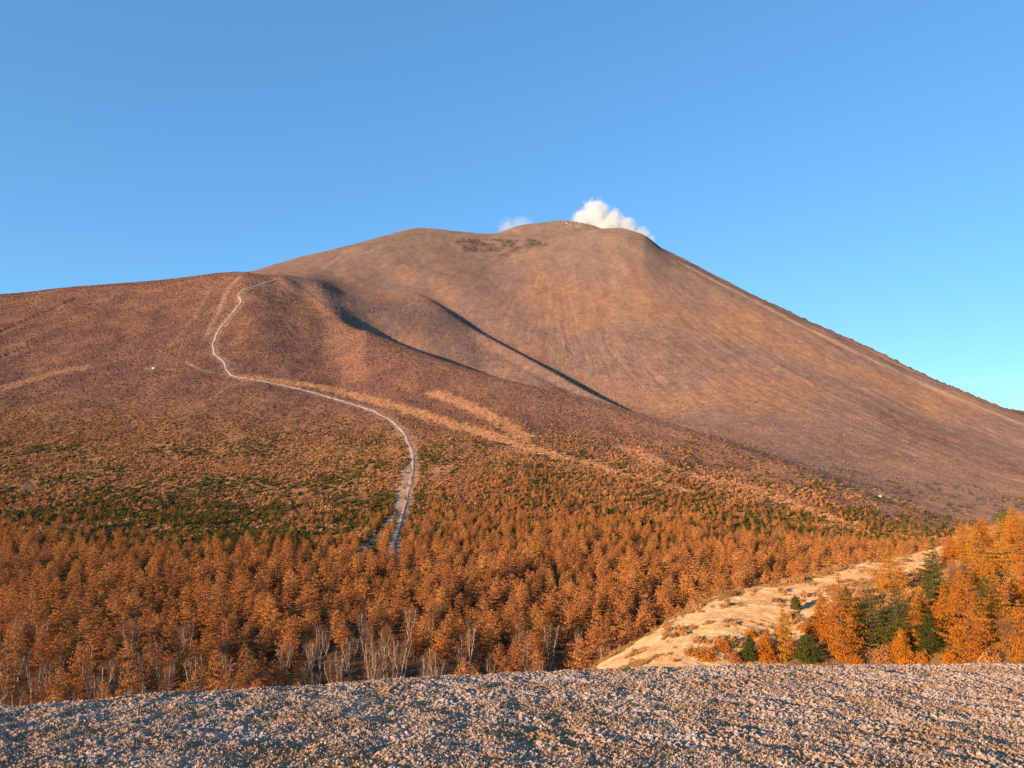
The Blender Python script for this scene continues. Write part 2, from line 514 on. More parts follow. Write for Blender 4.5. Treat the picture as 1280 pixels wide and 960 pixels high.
# stony wash beside the lower path
for pts, w in (([(452, 698), (466, 676), (484, 656), (496, 640), (502, 612), (509, 585)], 4.5), ([(489, 700), (491, 664)], 3)):
    d = dist_to(world_line(pts), X, Y)
    c = mixc(c, C(.40, .29, .23), (1 - smooth(w * .3, w * 1.3, d + edge * w)) * .75 * smooth(-.35, .15, n3 + n4))
rel = np.clip(.8 * smooth(4.5, 5.5, RN) - .45 * cone_f + .2, .1, 1)
soil = np.clip(c, .01, .9).reshape(-1, 3)
relief = np.repeat(rel.reshape(-1, 1), 3, 1)
G = np.stack([X, Y, Z], -1)
PRX, PRY = proj(G)
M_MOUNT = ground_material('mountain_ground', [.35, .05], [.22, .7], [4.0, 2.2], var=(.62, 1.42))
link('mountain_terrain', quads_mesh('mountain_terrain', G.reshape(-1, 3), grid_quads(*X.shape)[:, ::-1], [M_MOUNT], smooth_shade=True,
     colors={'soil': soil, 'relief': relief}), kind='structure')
def drape_path(name, pts, width, lift):
    ln = world_line(pts)
    fine = [ln[0]]
    for a, b in zip(ln[:-1], ln[1:]):
        n = max(1, int(np.hypot(*(b - a)[:2]) / 3))
        for q in range(1, n + 1):
            fine.append(a + (b - a) * q / n)
    ln = np.array(fine)
    k = np.ones(9) / 9
    for c_ in (0, 1):
        ln[:, c_] = np.convolve(np.pad(ln[:, c_], 4, mode='edge'), k, 'valid')
    tan = np.gradient(ln[:, :2], axis=0); tan /= np.linalg.norm(tan, axis=1)[:, None] + 1e-9
    nor = np.stack([-tan[:, 1], tan[:, 0]], 1)
    wid = width * (1 + .9 * fbm(ln[:, 0] / 12, ln[:, 1] / 12, 3, 5)) * (.85 + .15 * smooth(700, 850, ln[:, 1]))
    rowsV = []
    for o_ in np.linspace(-.5, .5, 7):
        q = ln[:, :2] + nor * (o_ * wid)[:, None]
        zq = ground_z(q)
        rowsV.append(np.stack([q[:, 0], q[:, 1], zq + lift * (1 - (abs(o_) * 2) ** 4 * 1.2)], 1))
    V = np.stack(rowsV, 0)
    return V


def ground_z(q):
    out = []
    for x, y in q:
        # column and row of the loft nearest to this spot, refined once by the local slopes
        j = np.searchsorted(G[575, :, 1], y)
        i = 575
        for _ in range(6):
            i = int(np.clip(np.searchsorted(G[:, min(j, G.shape[1] - 1), 0], x), 1, G.shape[0] - 1))
            j = int(np.clip(np.searchsorted(G[i, :, 1], y), 1, G.shape[1] - 1))
        a = (x - G[i - 1, j, 0]) / max(G[i, j, 0] - G[i - 1, j, 0], 1e-6)
        b = (y - G[i, j - 1, 1]) / max(G[i, j, 1] - G[i, j - 1, 1], 1e-6)
        a = min(max(a, 0), 1); b = min(max(b, 0), 1)
        out.append((G[i - 1, j - 1, 2] * (1 - a) + G[i, j - 1, 2] * a) * (1 - b) + (G[i - 1, j, 2] * (1 - a) + G[i, j, 2] * a) * b)
    return np.array(out)


M_PATH = bark_material('path_dust', (.40, .25, .155), (.58, .40, .26), .12)
Vp = drape_path('mountain_path', PATH, 3.7, .5)
link('mountain_path', quads_mesh('mountain_path', Vp.reshape(-1, 3), grid_quads(*Vp.shape[:2]), [M_PATH], smooth_shade=True), kind='structure')
# lowland round the mountain out to the horizon
m, nt, out = nodes_of('lowland')
b = N(nt, 'ShaderNodeBsdfDiffuse'); no = N(nt, 'ShaderNodeTexNoise', Scale=.002, Detail=6.0)
tcn = nt.nodes.new('ShaderNodeNewGeometry'); nt.links.new(tcn.outputs['Position'], no.inputs['Vector'])
rr = ramp(nt, [(.4, (.07, .05, .03)), (.6, (.16, .09, .05))])
nt.links.new(no.outputs[0], rr.inputs[0]); nt.links.new(rr.outputs[0], b.inputs[0]); nt.links.new(b.outputs[0], out.inputs[0])
gx = np.linspace(-40000, 40000, 41); gg = np.stack(np.meshgrid(gx, gx, indexing='ij') + [np.full((41, 41), -640.0)], -1)
link('lowland', quads_mesh('lowland', gg.reshape(-1, 3), grid_quads(41, 41), [m]), kind='structure')

# ------------------------------------------------------------------ sandy spur on the right
SP = [
    ('Z', [(640, -75, 40), (1000, -60, 40), (1280, -56, 40), (1700, -50, 40)]),
    ('Z', [(640, -78, 70), (745, -56, 70), (1000, -40, 70), (1280, -38, 70), (1700, -34, 70)]),
    ('P', [(640, 1060, 100), (700, 950, 100), (745, 885, 105), (800, 862, 105), (900, 842, 106), (1000, 832, 108), (1100, 826, 108), (1280, 812, 104), (1700, 760, 100)]),
    ('P', [(640, 1020, 118), (700, 900, 118), (745, 852, 118), (800, 820, 119), (850, 795, 121), (900, 778, 124), (950, 768, 126), (1000, 762, 128), (1060, 756, 128), (1120, 750, 129), (1200, 738, 129), (1280, 722, 128), (1700, 660, 120)]),
    ('P', [(640, 980, 130), (700, 880, 130), (745, 833, 131), (800, 801, 134), (850, 769, 140), (900, 745, 146), (950, 734, 150), (1000, 723, 155), (1060, 709, 162), (1120, 698, 170), (1165, 688, 176),
           (1200, 673, 180), (1240, 660, 182), (1280, 650, 183), (1400, 625, 184), (1700, 560, 170)]),
    ('P', [(640, 1000, 145), (700, 895, 145), (745, 850, 146), (800, 815, 150), (850, 785, 156), (900, 764, 162), (1000, 741, 172), (1120, 715, 188), (1280, 668, 204), (1700, 580, 192)]),
    ('Z', [(640, -100, 190), (745, -80, 190), (1000, -75, 215), (1280, -62, 250), (1700, -40, 250)]),
    ('Z', [(640, -120, 260), (1000, -110, 260), (1280, -100, 300), (1700, -90, 300)]),
]
PXS = np.linspace(640, 1700, 701)
SR = [4, 16, 60, 60, 24, 16, 6]
GS = loft(SP, PXS, SR)
Xs, Ys, Zs = GS[:, :, 0].copy(), GS[:, :, 1].copy(), GS[:, :, 2].copy()
RNS = np.broadcast_to(np.concatenate([i + np.arange(n) / n for i, n in enumerate(SR)] + [[7.0]]), Xs.shape)
PXgs = np.broadcast_to(PXS[:, None], Xs.shape)
Zs += fbm(Xs / 9, Ys / 9, 5, 81) * .45 + fbm(Xs / 1.5, Ys / 1.5, 3, 82) * .10
rills = fbm((Xs + Ys * .9) / 1.6, (Xs - Ys) / 22, 4, 85)
Zs += rills * .22 * smooth(1.8, 2.4, RNS)
GS = np.stack([Xs, Ys, Zs], -1); PSR = proj(GS)


def hits(px, py): return hit(px, py, GS, PSR, PXS)


cs = np.empty(Xs.shape + (3,)); cs[:] = C(.47, .275, .125)
q1 = fbm(Xs / 6, Ys / 6, 4, 83); q2 = fbm(Xs / 1.4, Ys / 1.4, 4, 84)
cs = mixc(cs, C(.56, .35, .18), smooth(-.1, .3, q1 + rills * .5) * .7)
cs = mixc(cs, C(.42, .235, .11), smooth(0, .4, q2) * .4)
cs = mixc(cs, C(.42, .2, .075), smooth(.2, .4, -q1 + .3 * q2) * .6)
cs = mixc(cs, C(.30, .15, .055), smooth(1170, 1200, PXgs) * .9)
cs = mixc(cs, C(.13, .065, .03), smooth(3.0, 2.6, RNS + q1 * .4 + smooth(1060, 900, PXgs) * 1.5) * .85)
M_SPUR = ground_material('spur_ground', [2.0, .4], [3.0], [.08])
link('spur_ground', quads_mesh('spur_ground', GS.reshape(-1, 3), grid_quads(*Xs.shape)[:, ::-1], [M_SPUR], smooth_shade=True,
     colors={'soil': np.clip(cs, .01, .9).reshape(-1, 3), 'relief': np.ones((Xs.size, 3)) * .6}), kind='structure')

# ------------------------------------------------------------------ frosty hilltop we stand on
def near_height(x, y):
    """the hilltop falls away gently from the camera and then rolls over its brow"""
    th = np.degrees(np.arctan2(x, y + 1e-6))
    px = 640 + F * np.tan(np.radians(np.clip(th, -55, 55)))
    brow_py = np.interp(px, [-600, -260, 0, 200, 400, 640, 800, 1000, 1280, 1900], [930, 905, 881, 862, 850, 836, 829, 826, 826, 832])
    tb = (brow_py - 560) / F * 1.0                     # tangent of the brow's dip below the horizon
    eye = 1.65
    slope = .135
    yb = eye / (tb - slope)                               # forward distance of the brow
    yy = np.maximum(y, -30)
    z = -eye - slope * yy * smooth(-2, 2, yy) * 1.0
    over = np.maximum(yy - yb, 0)
    z = z - (tb - slope + .10) * over * smooth(-.3, 1.0, over) - .02 * over ** 1.5
    z = z - .4 * np.maximum(-x - 13, 0) - .35 * np.maximum(-y - 2, 0)  # unseen left and rear flanks lowered so the sun reaches the spur
    return np.maximum(z, -60 - 0 * z)


def near_lumps(x, y):
    h = fbm(x / 1.3, y / 1.3, 4, 91) * .024 + fbm(x / .32, y / .32, 3, 92) * .026
    return h


NA = 1300
TH = np.tan(np.linspace(-.98, .98, NA)) 
DD = np.concatenate([np.linspace(1.5, 4.2, 30), 4.2 * (14.5 / 4.2) ** np.linspace(0, 1, 520)[1:], np.linspace(14.8, 45, 60)])
xx = TH[:, None] * DD[None, :] ; yy = np.broadcast_to(DD[None, :], xx.shape)
zz = near_height(xx, yy) + near_lumps(xx, yy)


def worley(x, y, seed):
    ix, iy = np.floor(x), np.floor(y)
    d1 = np.full(x.shape, 9.0); idv = np.zeros(x.shape)
    for a in (-1, 0, 1):
        for b_ in (-1, 0, 1):
            cx = ix + a; cy = iy + b_
            px_ = cx + hash2(cx, cy, seed); py_ = cy + hash2(cx, cy, seed + 9)
            d = np.hypot(x - px_, y - py_)
            r = hash2(cx, cy, seed + 17)
            idv = np.where(d < d1, r, idv); d1 = np.minimum(d1, d)
    return d1, idv


wx = xx + fbm(xx / .1, yy / .1, 2, 93) * .02; wy = yy + fbm(xx / .1, yy / .1, 2, 94) * .02
w1, id1 = worley(wx / .042, wy / .042, 95)
w2, id2 = worley(wx / .019, wy / .019, 97)
lump = (1 - np.clip(w1, 0, 1)) * .026 * (.3 + id1) + (1 - np.clip(w2, 0, 1)) * .016 * (.4 + id2)
zz = zz + lump
patch = fbm(xx / 1.1, yy / .6, 4, 99)
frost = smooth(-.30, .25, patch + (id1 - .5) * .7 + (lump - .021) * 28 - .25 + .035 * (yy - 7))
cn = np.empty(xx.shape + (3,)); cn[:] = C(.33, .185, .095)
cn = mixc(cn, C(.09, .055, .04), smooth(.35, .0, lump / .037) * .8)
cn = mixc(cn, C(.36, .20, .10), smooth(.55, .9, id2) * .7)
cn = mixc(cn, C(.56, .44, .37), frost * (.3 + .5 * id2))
# rest of the hilltop behind and beside us
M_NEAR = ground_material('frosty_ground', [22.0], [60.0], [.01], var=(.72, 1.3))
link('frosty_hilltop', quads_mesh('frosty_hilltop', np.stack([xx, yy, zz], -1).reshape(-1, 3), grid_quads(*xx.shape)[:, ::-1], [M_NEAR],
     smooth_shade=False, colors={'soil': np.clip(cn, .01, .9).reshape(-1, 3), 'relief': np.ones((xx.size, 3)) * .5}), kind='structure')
bx = np.linspace(-40, 40, 90); by = np.linspace(-45, 1.9, 60)
bX, bY = np.meshgrid(bx, by, indexing='ij')
bZ = near_height(bX, bY) - .05 + fbm(bX / 1.3, bY / 1.3, 3, 91) * .07 - .25 * np.maximum(-bY - 6, 0) - .2 * np.maximum(np.abs(bX) - 12, 0)
link('hilltop_ground', quads_mesh('hilltop_ground', np.stack([bX, bY, bZ], -1).reshape(-1, 3), grid_quads(*bX.shape)[:, ::-1], [M_NEAR],
     smooth_shade=True, colors={'soil': np.full((bX.size, 3), .3), 'relief': np.ones((bX.size, 3)) * .5}), kind='structure')


# ------------------------------------------------------------------ plants
def rand_quads(P, size, flat=0.3, aspect=1.0, r=rng, updir=None):
    """one small leaf-spray quad per point"""
    n = len(P)
    nor = r.normal(size=(n, 3)); nor[:, 2] = nor[:, 2] * (1 - flat) + flat * 2.2 * np.abs(nor[:, 2])
    if updir is not None:
        nor = nor + updir
    nor /= np.linalg.norm(nor, axis=1)[:, None] + 1e-9
    ref = r.normal(size=(n, 3)); u = np.cross(nor, ref); u /= np.linalg.norm(u, axis=1)[:, None] + 1e-9
    v = np.cross(nor, u)
    s = (np.asarray(size) * r.uniform(.6, 1.3, n))[:, None] * .5
    a = s * aspect
    j = lambda: r.uniform(.6, 1.15, (n, 1))
    V = np.stack([P - u * a * j() - v * s * j(), P + u * a * j() - v * s * .5 * j(), P + u * a * .8 * j() + v * s * j(), P - u * a * .5 * j() + v * s * j()], 1)
    return V.reshape(-1, 3), np.arange(4 * n).reshape(-1, 4)


def tube(pts, rads, sides=5):
    pts = np.array(pts, float); V = []
    for i, p in enumerate(pts):
        d = pts[min(i + 1, len(pts) - 1)] - pts[max(i - 1, 0)]
        d /= np.linalg.norm(d) + 1e-9
        ref = np.array([1., 0, 0]) if abs(d[0]) < .8 else np.array([0, 1., 0])
        u = np.cross(d, ref); u /= np.linalg.norm(u); v = np.cross(d, u)
        for k in range(sides):
            a = 2 * math.pi * k / sides
            V.append(p + (u * math.cos(a) + v * math.sin(a)) * rads[i])
    Q = []
    for i in range(len(pts) - 1):
        for k in range(sides):
            a = i * sides + k; b = i * sides + (k + 1) % sides
            Q.append((a, b, b + sides, a + sides))
    return np.array(V), np.array(Q)


def join(parts):
    Vs, Qs, o = [], [], 0
    for V, Q in parts:
        Vs.append(V); Qs.append(Q + o); o += len(V)
    return np.concatenate(Vs), np.concatenate(Qs)


def conifer(seed, h=10., r=2.8, tiers=26, per=6, tufts=9, size=.3, base=.1, power=.75, droop=.12, irregular=.3, width=.28, limb=True, lean=.02, flat=.4, outw=1.0):
    """wood (trunk and limbs) and crown of needle sprays hung on tiers of branches"""
    R = np.random.default_rng(seed)
    lean_v = R.normal(size=2) * lean * h
    top = np.array([lean_v[0], lean_v[1], h])
    n = 7
    tp = [np.array([lean_v[0] * (k / (n - 1)) ** 2, lean_v[1] * (k / (n - 1)) ** 2, h * k / (n - 1)]) for k in range(n)]
    wood = [tube(tp, [max(.012, .018 * h * (1 - k / (n - 1)) ** .8) for k in range(n)], 6)]
    pts = []; sz = []; up = []
    sect = R.uniform(.72, 1.2, 9)                      # some sides of a crown are fuller
    for t in np.linspace(base, .985, tiers):
        t = min(t + R.normal() * .008, .99)
        ra = r * ((1 - t) ** power) * smooth(base - .12, base + .22, t) + .12
        k = max(3, int(round(per * (1 - t * .45))))
        a0 = R.uniform(0, 6.28)
        for q in range(k):
            a = a0 + 6.283 * q / k + R.normal() * .25
            L = ra * (1 + R.normal() * irregular * .5) * sect[int(a / 6.283 * 9) % 9]
            if L < .08 or R.uniform() < .06:
                continue
            d = np.array([math.cos(a), math.sin(a), 0])
            o = np.array([lean_v[0] * t * t, lean_v[1] * t * t, h * t])
            rise = .28 * t - droop * (1 - t)
            end = o + d * L + np.array([0, 0, L * (rise + .1 * R.normal())])
            mid = (o + end) / 2 + np.array([0, 0, -.06 * L])
            if limb and L > .4:
                wood.append(tube([o, mid, end], [.012 * h * (1 - t) * .35 + .012, .014, .006], 3))
            m = max(2, int(tufts * L / r * 1.3 + 1))
            s = R.uniform(.12, 1.05, m) ** .8
            p = np.where(s[:, None] < .5, o + (mid - o) * s[:, None] * 2, mid + (end - mid) * (s[:, None] * 2 - 1))
            side = np.array([-d[1], d[0], 0])
            p = p + side * (R.normal(size=(m, 1)) * width * L * (1.1 - s[:, None] * .7)) + R.normal(size=(m, 3)) * [.05, .05, .08]
            up.append(np.repeat((d * outw + [0, 0, .25 * outw])[None], m, 0)); pts.append(p); sz.append(size * (.75 + .5 * (1 - t)) * np.ones(m))
    P = np.concatenate(pts); SZ = np.concatenate(sz)
    leaf = rand_quads(P, SZ, flat=flat, aspect=.75, r=R, updir=np.concatenate(up))
    return join(wood), leaf


def birch(seed, h=9., stems=4, twigs=1300):
    R = np.random.default_rng(seed)
    wood = []; tw = []
    for s in range(stems):
        a = 6.283 * s / stems + R.normal() * .4
        sp_ = R.uniform(.08, .26) * h
        hh = h * R.uniform(.75, 1)
        pts = [np.array([0, 0, 0.]) + R.normal(size=3) * [.08, .08, 0]]
        for k in range(1, 6):
            f = k / 5
            pts.append(np.array([math.cos(a) * sp_ * f ** .9, math.sin(a) * sp_ * f ** .9, hh * f]) + R.normal(size=3) * [.12, .12, .05])
        r0 = R.uniform(.05, .10)
        wood.append(tube(pts, [r0 * (1 - .8 * k / 5) + .012 for k in range(6)], 5))
        for b_ in range(9):
            f = R.uniform(.35, .97); i = min(int(f * 5), 4); p = pts[i] + (pts[i + 1] - pts[i]) * (f * 5 - i)
            aa = R.uniform(0, 6.28); L = h * R.uniform(.1, .22) * (1.2 - f * .7)
            e = p + np.array([math.cos(aa) * L * .6, math.sin(aa) * L * .6, L * .95])
            wood.append(tube([p, (p + e) / 2 + R.normal(size=3) * .05, e], [.035, .022, .01], 3))
            k = twigs // (stems * 9)
            t = R.uniform(.2, 1.15, (k, 1))
            q = p + (e - p) * t + R.normal(size=(k, 3)) * [.32, .32, .3]
            tw.append(q)
    P = np.concatenate(tw); n = len(P)
    d = R.normal(size=(n, 3)) * .45 + [0, 0, 1.0]; d /= np.linalg.norm(d, axis=1)[:, None]
    u = np.cross(d, R.normal(size=(n, 3))); u /= np.linalg.norm(u, axis=1)[:, None]
    L = R.uniform(.2, .5, (n, 1)); w = .016
    V = np.stack([P - u * w, P + u * w, P + u * w * .4 + d * L, P - u * w * .4 + d * L], 1).reshape(-1, 3)
    return join(wood), (V, np.arange(4 * n).reshape(-1, 4))


def bush(seed, n=60, r=1., hgt=.9, size=.4):
    R = np.random.default_rng(seed)
    d = R.normal(size=(n, 3)); d[:, 2] = np.abs(d[:, 2]); d /= np.linalg.norm(d, axis=1)[:, None]
    k = R.uniform(.45, 1, (n, 1)) * (1 + .25 * np.sin(3 * np.arctan2(d[:, 1:2], d[:, :1]) + seed))
    P = d * k * [r, r, hgt]
    return rand_quads(P, size * np.ones(n), flat=.3, aspect=.8, r=R, updir=d * 1.2)


M_LARCH = leaf_material('larch_needles', [(0, (.38, .145, .045)), (.25, (.62, .25, .075)), (.5, (.52, .19, .055)), (.7, (.68, .30, .085)), (.85, (.33, .125, .055)), (1, (.66, .31, .085))], .2)
M_GOLD = leaf_material('golden_larch_needles', [(0, (.60, .235, .03)), (.5, (.55, .18, .024)), (1, (.64, .29, .038))])
M_PINE = leaf_material('pine_needles', [(0, (.08, .08, .018)), (.5, (.12, .11, .025)), (1, (.17, .14, .03))], .3)
M_SCRUB = leaf_material('scrub_leaves', [(0, (.30, .14, .06)), (.2, (.42, .20, .08)), (.45, (.56, .27, .105)), (.65, (.49, .225, .08)), (.85, (.63, .32, .125)), (1, (.64, .30, .10))], .25)
M_GREEN = leaf_material('green_scrub_leaves', [(0, (.13, .095, .026)), (.6, (.19, .135, .036)), (1, (.28, .17, .05))], .3)
M_TWIG = leaf_material('birch_twigs', [(0, (.20, .09, .045)), (1, (.30, .14, .07))], .1)
M_GRASS = leaf_material('dry_grass', [(0, (.48, .24, .08)), (.5, (.58, .32, .12)), (1, (.40, .19, .06))], .3)
M_BARK = bark_material('larch_bark', (.07, .045, .03), (.16, .10, .07))
M_BIRCH = bark_material('birch_bark', (.36, .27, .19), (.62, .50, .37), 1.5)


def tree_meshes(name, wood, leaf, mw, ml, whole=False):
    if whole:
        V, Q = join([wood, leaf])
        mi = np.concatenate([np.zeros(len(wood[1])), np.ones(len(leaf[1]))])
        return quads_mesh(name, V, Q, [mw, ml], mi)
    return quads_mesh(name + '_trunk', *wood, [mw]), quads_mesh(name + '_crown', *leaf, [ml])


NV = 6
LARCH_W = []; LARCH_PARTS = []; LARCH_LOW = []
for i in range(NV):
    w_, l_ = conifer(100 + i, 10, 3.7, 16, 8, 40, .31, base=.16, power=.56, outw=1.5, irregular=.4, width=.3, flat=.4)
    LARCH_PARTS.append(tree_meshes('larch', w_, l_, M_BARK, M_LARCH))
    w_, l_ = conifer(140 + i, 10, 3.8, 11, 8, 26, .46, base=.16, power=.52, irregular=.35, width=.3, limb=False, outw=1.6)
    LARCH_LOW.append(tree_meshes('larch_far', w_, l_, M_BARK, M_LARCH, True))
BIRCH_PARTS = []
for i in range(5):
    w_, l_ = birch(200 + i, 9, 3 + i % 3)
    BIRCH_PARTS.append(tree_meshes('birch', w_, l_, M_BIRCH, M_TWIG))
PINE_LOW = []
for i in range(4):
    w_, l_ = conifer(240 + i, 10, 3.6, 11, 6, 7, .9, base=.04, power=.6, irregular=.35, width=.32, limb=False)
    PINE_LOW.append(tree_meshes('pine_far', w_, l_, M_BARK, M_PINE, True))
BUSH = [quads_mesh('scrub_bush', *bush(300 + i, 46, 1, .8, .75), [M_SCRUB]) for i in range(5)]
GBUSH = [quads_mesh('green_bush', *bush(320 + i, 46, 1, .85, .75), [M_GREEN]) for i in range(4)]


def scatter_object(name, P, scale, variants, seed, label, cat, squash=None):
    """one 'stuff' object: a point mesh whose geometry nodes put a plant on each point"""
    R = np.random.default_rng(seed)
    me = bpy.data.meshes.new(name + '_points')
    me.vertices.add(len(P)); me.vertices.foreach_set('co', np.asarray(P, np.float32).ravel())
    a = me.attributes.new('size', 'FLOAT_VECTOR', 'POINT')
    sc = np.repeat(np.asarray(scale)[:, None], 3, 1) * R.uniform(.88, 1.12, (len(P), 3))
    if squash is not None:
        sc[:, 2] *= squash
    a.data.foreach_set('vector', sc.astype(np.float32).ravel())
    a = me.attributes.new('turn', 'FLOAT_VECTOR', 'POINT')
    rot = np.zeros((len(P), 3), np.float32); rot[:, 2] = R.uniform(0, 6.28, len(P)); rot[:, :2] = R.normal(size=(len(P), 2)) * .04
    a.data.foreach_set('vector', rot.ravel())
    a = me.attributes.new('pick', 'INT', 'POINT')
    a.data.foreach_set('value', R.integers(0, len(variants), len(P)).astype(np.int32))
    me.update()
    o = link(name, me, kind='stuff', label=label, category=cat)
    ng = bpy.data.node_groups.new(name + '_scatter', 'GeometryNodeTree')
    ng.interface.new_socket('Geometry', in_out='INPUT', socket_type='NodeSocketGeometry')
    ng.interface.new_socket('Geometry', in_out='OUTPUT', socket_type='NodeSocketGeometry')
    gi = ng.nodes.new('NodeGroupInput'); go = ng.nodes.new('NodeGroupOutput')
    iop = ng.nodes.new('GeometryNodeInstanceOnPoints')
    m2p = ng.nodes.new('GeometryNodeMeshToPoints')
    g2i = ng.nodes.new('GeometryNodeGeometryToInstance')
    for v in reversed(variants):
        src = bpy.data.objects.new(name + '_kind', v)
        oi = ng.nodes.new('GeometryNodeObjectInfo'); oi.inputs['Object'].default_value = src; oi.inputs['As Instance'].default_value = False
        ng.links.new(oi.outputs['Geometry'], g2i.inputs[0])

    def attr(n, t):
        x = ng.nodes.new('GeometryNodeInputNamedAttribute'); x.data_type = t; x.inputs['Name'].default_value = n
        return x.outputs['Attribute']
    ng.links.new(gi.outputs[0], m2p.inputs[0]); ng.links.new(m2p.outputs[0], iop.inputs['Points'])
    ng.links.new(g2i.outputs[0], iop.inputs['Instance'])
    iop.inputs['Pick Instance'].default_value = True
    ng.links.new(attr('pick', 'INT'), iop.inputs['Instance Index'])
    ng.links.new(attr('turn', 'FLOAT_VECTOR'), iop.inputs['Rotation'])
    ng.links.new(attr('size', 'FLOAT_VECTOR'), iop.inputs['Scale'])
    ng.links.new(iop.outputs[0], go.inputs[0])
    md = o.modifiers.new('scatter', 'NODES'); md.node_group = ng
    return o


def bilinear(px_, row_):
    """ground point at fractional grid coordinates"""
    i = np.clip(px_.astype(int), 0, G.shape[0] - 2); j = np.clip(row_.astype(int), 0, G.shape[1] - 2)
    a = (px_ - i)[:, None]; b_ = (row_ - j)[:, None]
    return (G[i, j] * (1 - a) + G[i + 1, j] * a) * (1 - b_) + (G[i, j + 1] * (1 - a) + G[i + 1, j + 1] * a) * b_


def scatter_ground(y0, y1, spacing, seed, px0=-60, px1=1340, zones=False):
    """evenly jittered ground points between two forward distances"""
    R = np.random.default_rng(seed)
    ys = np.arange(y0, y1, spacing * .95)
    P = []
    for k, y in enumerate(ys):
        xa, xb = (px0 - 640) / F * y, (px1 - 640) / F * y
        xs_ = np.arange(xa, xb, spacing) + (k % 2) * spacing / 2
        P.append(np.stack([xs_, np.full(len(xs_), y)], 1))
    P = np.concatenate(P); P = P + R.uniform(-.42, .42, P.shape) * spacing
    # look up the ground: column by bearing, row by forward distance
    ui = (640 + F * P[:, 0] / P[:, 1] - PX[0]) / (PX[1] - PX[0])
    for _ in range(2):
        i = np.clip(np.round(ui).astype(int), 0, len(PX) - 1)
        row = np.array([np.interp(p[1], G[a, :, 1], np.arange(G.shape[1])) for p, a in zip(P, i)])
        g = bilinear(ui, row)
        gxp = g[:, 0]
        i2 = np.clip(i + 1, 0, len(PX) - 1)
        rr_ = np.clip(np.round(row).astype(int), 0, G.shape[1] - 1)
        dxdi = np.maximum(G[i2, rr_, 0] - G[np.clip(i - 0, 0, len(PX) - 2), rr_, 0], 1e-3)
        ui = np.clip(ui + np.clip((P[:, 0] - gxp) / dxdi, -60, 60), 0, len(PX) - 1.01)
    g = bilinear(ui, row)
    return g, bilinear_f(d_path, ui, row), bilinear_f(strip, ui, row) if not zones else (np.maximum(bilinear_f(strip, ui, row), 0 if zones != 'heath' else bilinear_f(track, ui, row) * 1.6), bilinear_f(RN, ui, row))


def bilinear_f(A, u, v):
    return A[np.clip(np.round(u).astype(int), 0, A.shape[0] - 1), np.clip(np.round(v).astype(int), 0, A.shape[1] - 1)]


def visible(g, h):
    """does anything of a plant standing at g rise into the picture above the hilltop's brow?"""
    px_, py_ = proj(g + np.array([0, 0, 1.]) * np.asarray(h)[:, None])
    brow = np.interp(px_, [0, 200, 400, 640, 800, 1000, 1280], [881, 862, 850, 836, 829, 826, 826])
    return (px_ > -30) & (px_ < 1310) & (py_ < brow)


wash_line = world_line([(452, 698), (466, 676), (484, 656), (496, 640), (502, 612), (509, 585)])
wash2 = world_line([(490, 700), (500, 655), (507, 630)])


def near_line(g, line):
    d = np.full(len(g), 1e3)
    for p in line:
        d = np.minimum(d, np.hypot(g[:, 0] - p[0], (g[:, 1] - p[1]) * .5))
    return d


R = np.random.default_rng(55)
# --- the larch forest
g, dp, st = scatter_ground(135, 930, 7.9, 1)
px_, py_ = proj(g)
patchy = fbm(g[:, 0] / 60, g[:, 1] / 90, 3, 61)
fine = fbm(g[:, 0] / 18, g[:, 1] / 30, 3, 62)
dl = np.minimum(near_line(g, wash_line), near_line(g, wash2))
up_edge = np.interp(px_, [-60, 0, 150, 300, 420, 480, 520, 600, 700, 850, 1000, 1180, 1340], [655, 652, 680, 695, 680, 662, 622, 592, 590, 615, 662, 702, 720])
above = py_ - up_edge + patchy * 60 + fine * 22
dens = smooth(-70, 18, above)
keep = (R.uniform(size=len(g)) < dens * .96 + .03) & (dl > 4.5)
hgt = (R.uniform(6.5, 12.5, len(g)) * (1 - .4 * smooth(300, 750, g[:, 1]))) * (.8 + .4 * R.uniform(size=len(g))) * (.5 + .5 * smooth(-60, 30, above))
keep &= visible(g, hgt)
# a stand of bare birches along the near edge of the wood
bz = smooth(.0, .25, fbm(g[:, 0] / 22, g[:, 1] / 22, 2, 63) + .45 * np.exp(-((px_ - 480) / 110) ** 2) - .12) * smooth(262, 225, g[:, 1]) * (px_ < 860)
is_b = keep & (R.uniform(size=len(g)) < bz * .8)
front = keep & ~is_b & (px_ > 60) & (px_ < 720) & (g[:, 1] < 230) & (R.uniform(size=len(g)) < np.where((px_ > 370) & (px_ < 560), .75, .4))
is_b |= front & (R.uniform(size=len(g)) < .72); keep &= ~(front & ~is_b)
# green pines inside the wood
green_c = .7 * np.exp(-((px_ - 260) / 170) ** 2 - ((py_ - 668) / 30) ** 2) + .35 * np.exp(-((px_ - 1000) / 160) ** 2 - ((py_ - 668) / 22) ** 2) + .03 + .25 * smooth(.2, .5, patchy) * (py_ < 690)
is_p = keep & ~is_b & (R.uniform(size=len(g)) < green_c)
is_l = keep & ~is_b & ~is_p
order = np.where(is_l)[0]; 
order = order[np.argsort(g[order, 1] / hgt[order])]
near_l, far_l = order[:300], order[300:]


def tree_thing(name, parts, loc, s, turn, label, cat, group, zs=1.0):
    e = bpy.data.objects.new(name, None); COL.objects.link(e)
    e.empty_display_size = .5
    e.location = loc; e.rotation_euler = (0, 0, turn); e.scale = (s, s, s * zs)
    e['label'] = label; e['category'] = cat
    if group:
        e['group'] = group
    for nm, me in zip(('trunk', 'crown'), parts):
        ch = bpy.data.objects.new(nm, me); COL.objects.link(ch); ch.parent = e
    return e


def where_in_wood(x):
    return ('near the left edge of the photo' if x < 180 else 'left of the pale birches' if x < 360 else 'around the pale birch stand' if x < 560
            else 'right of the pale birches' if x < 720 else 'beside the sandy spur')


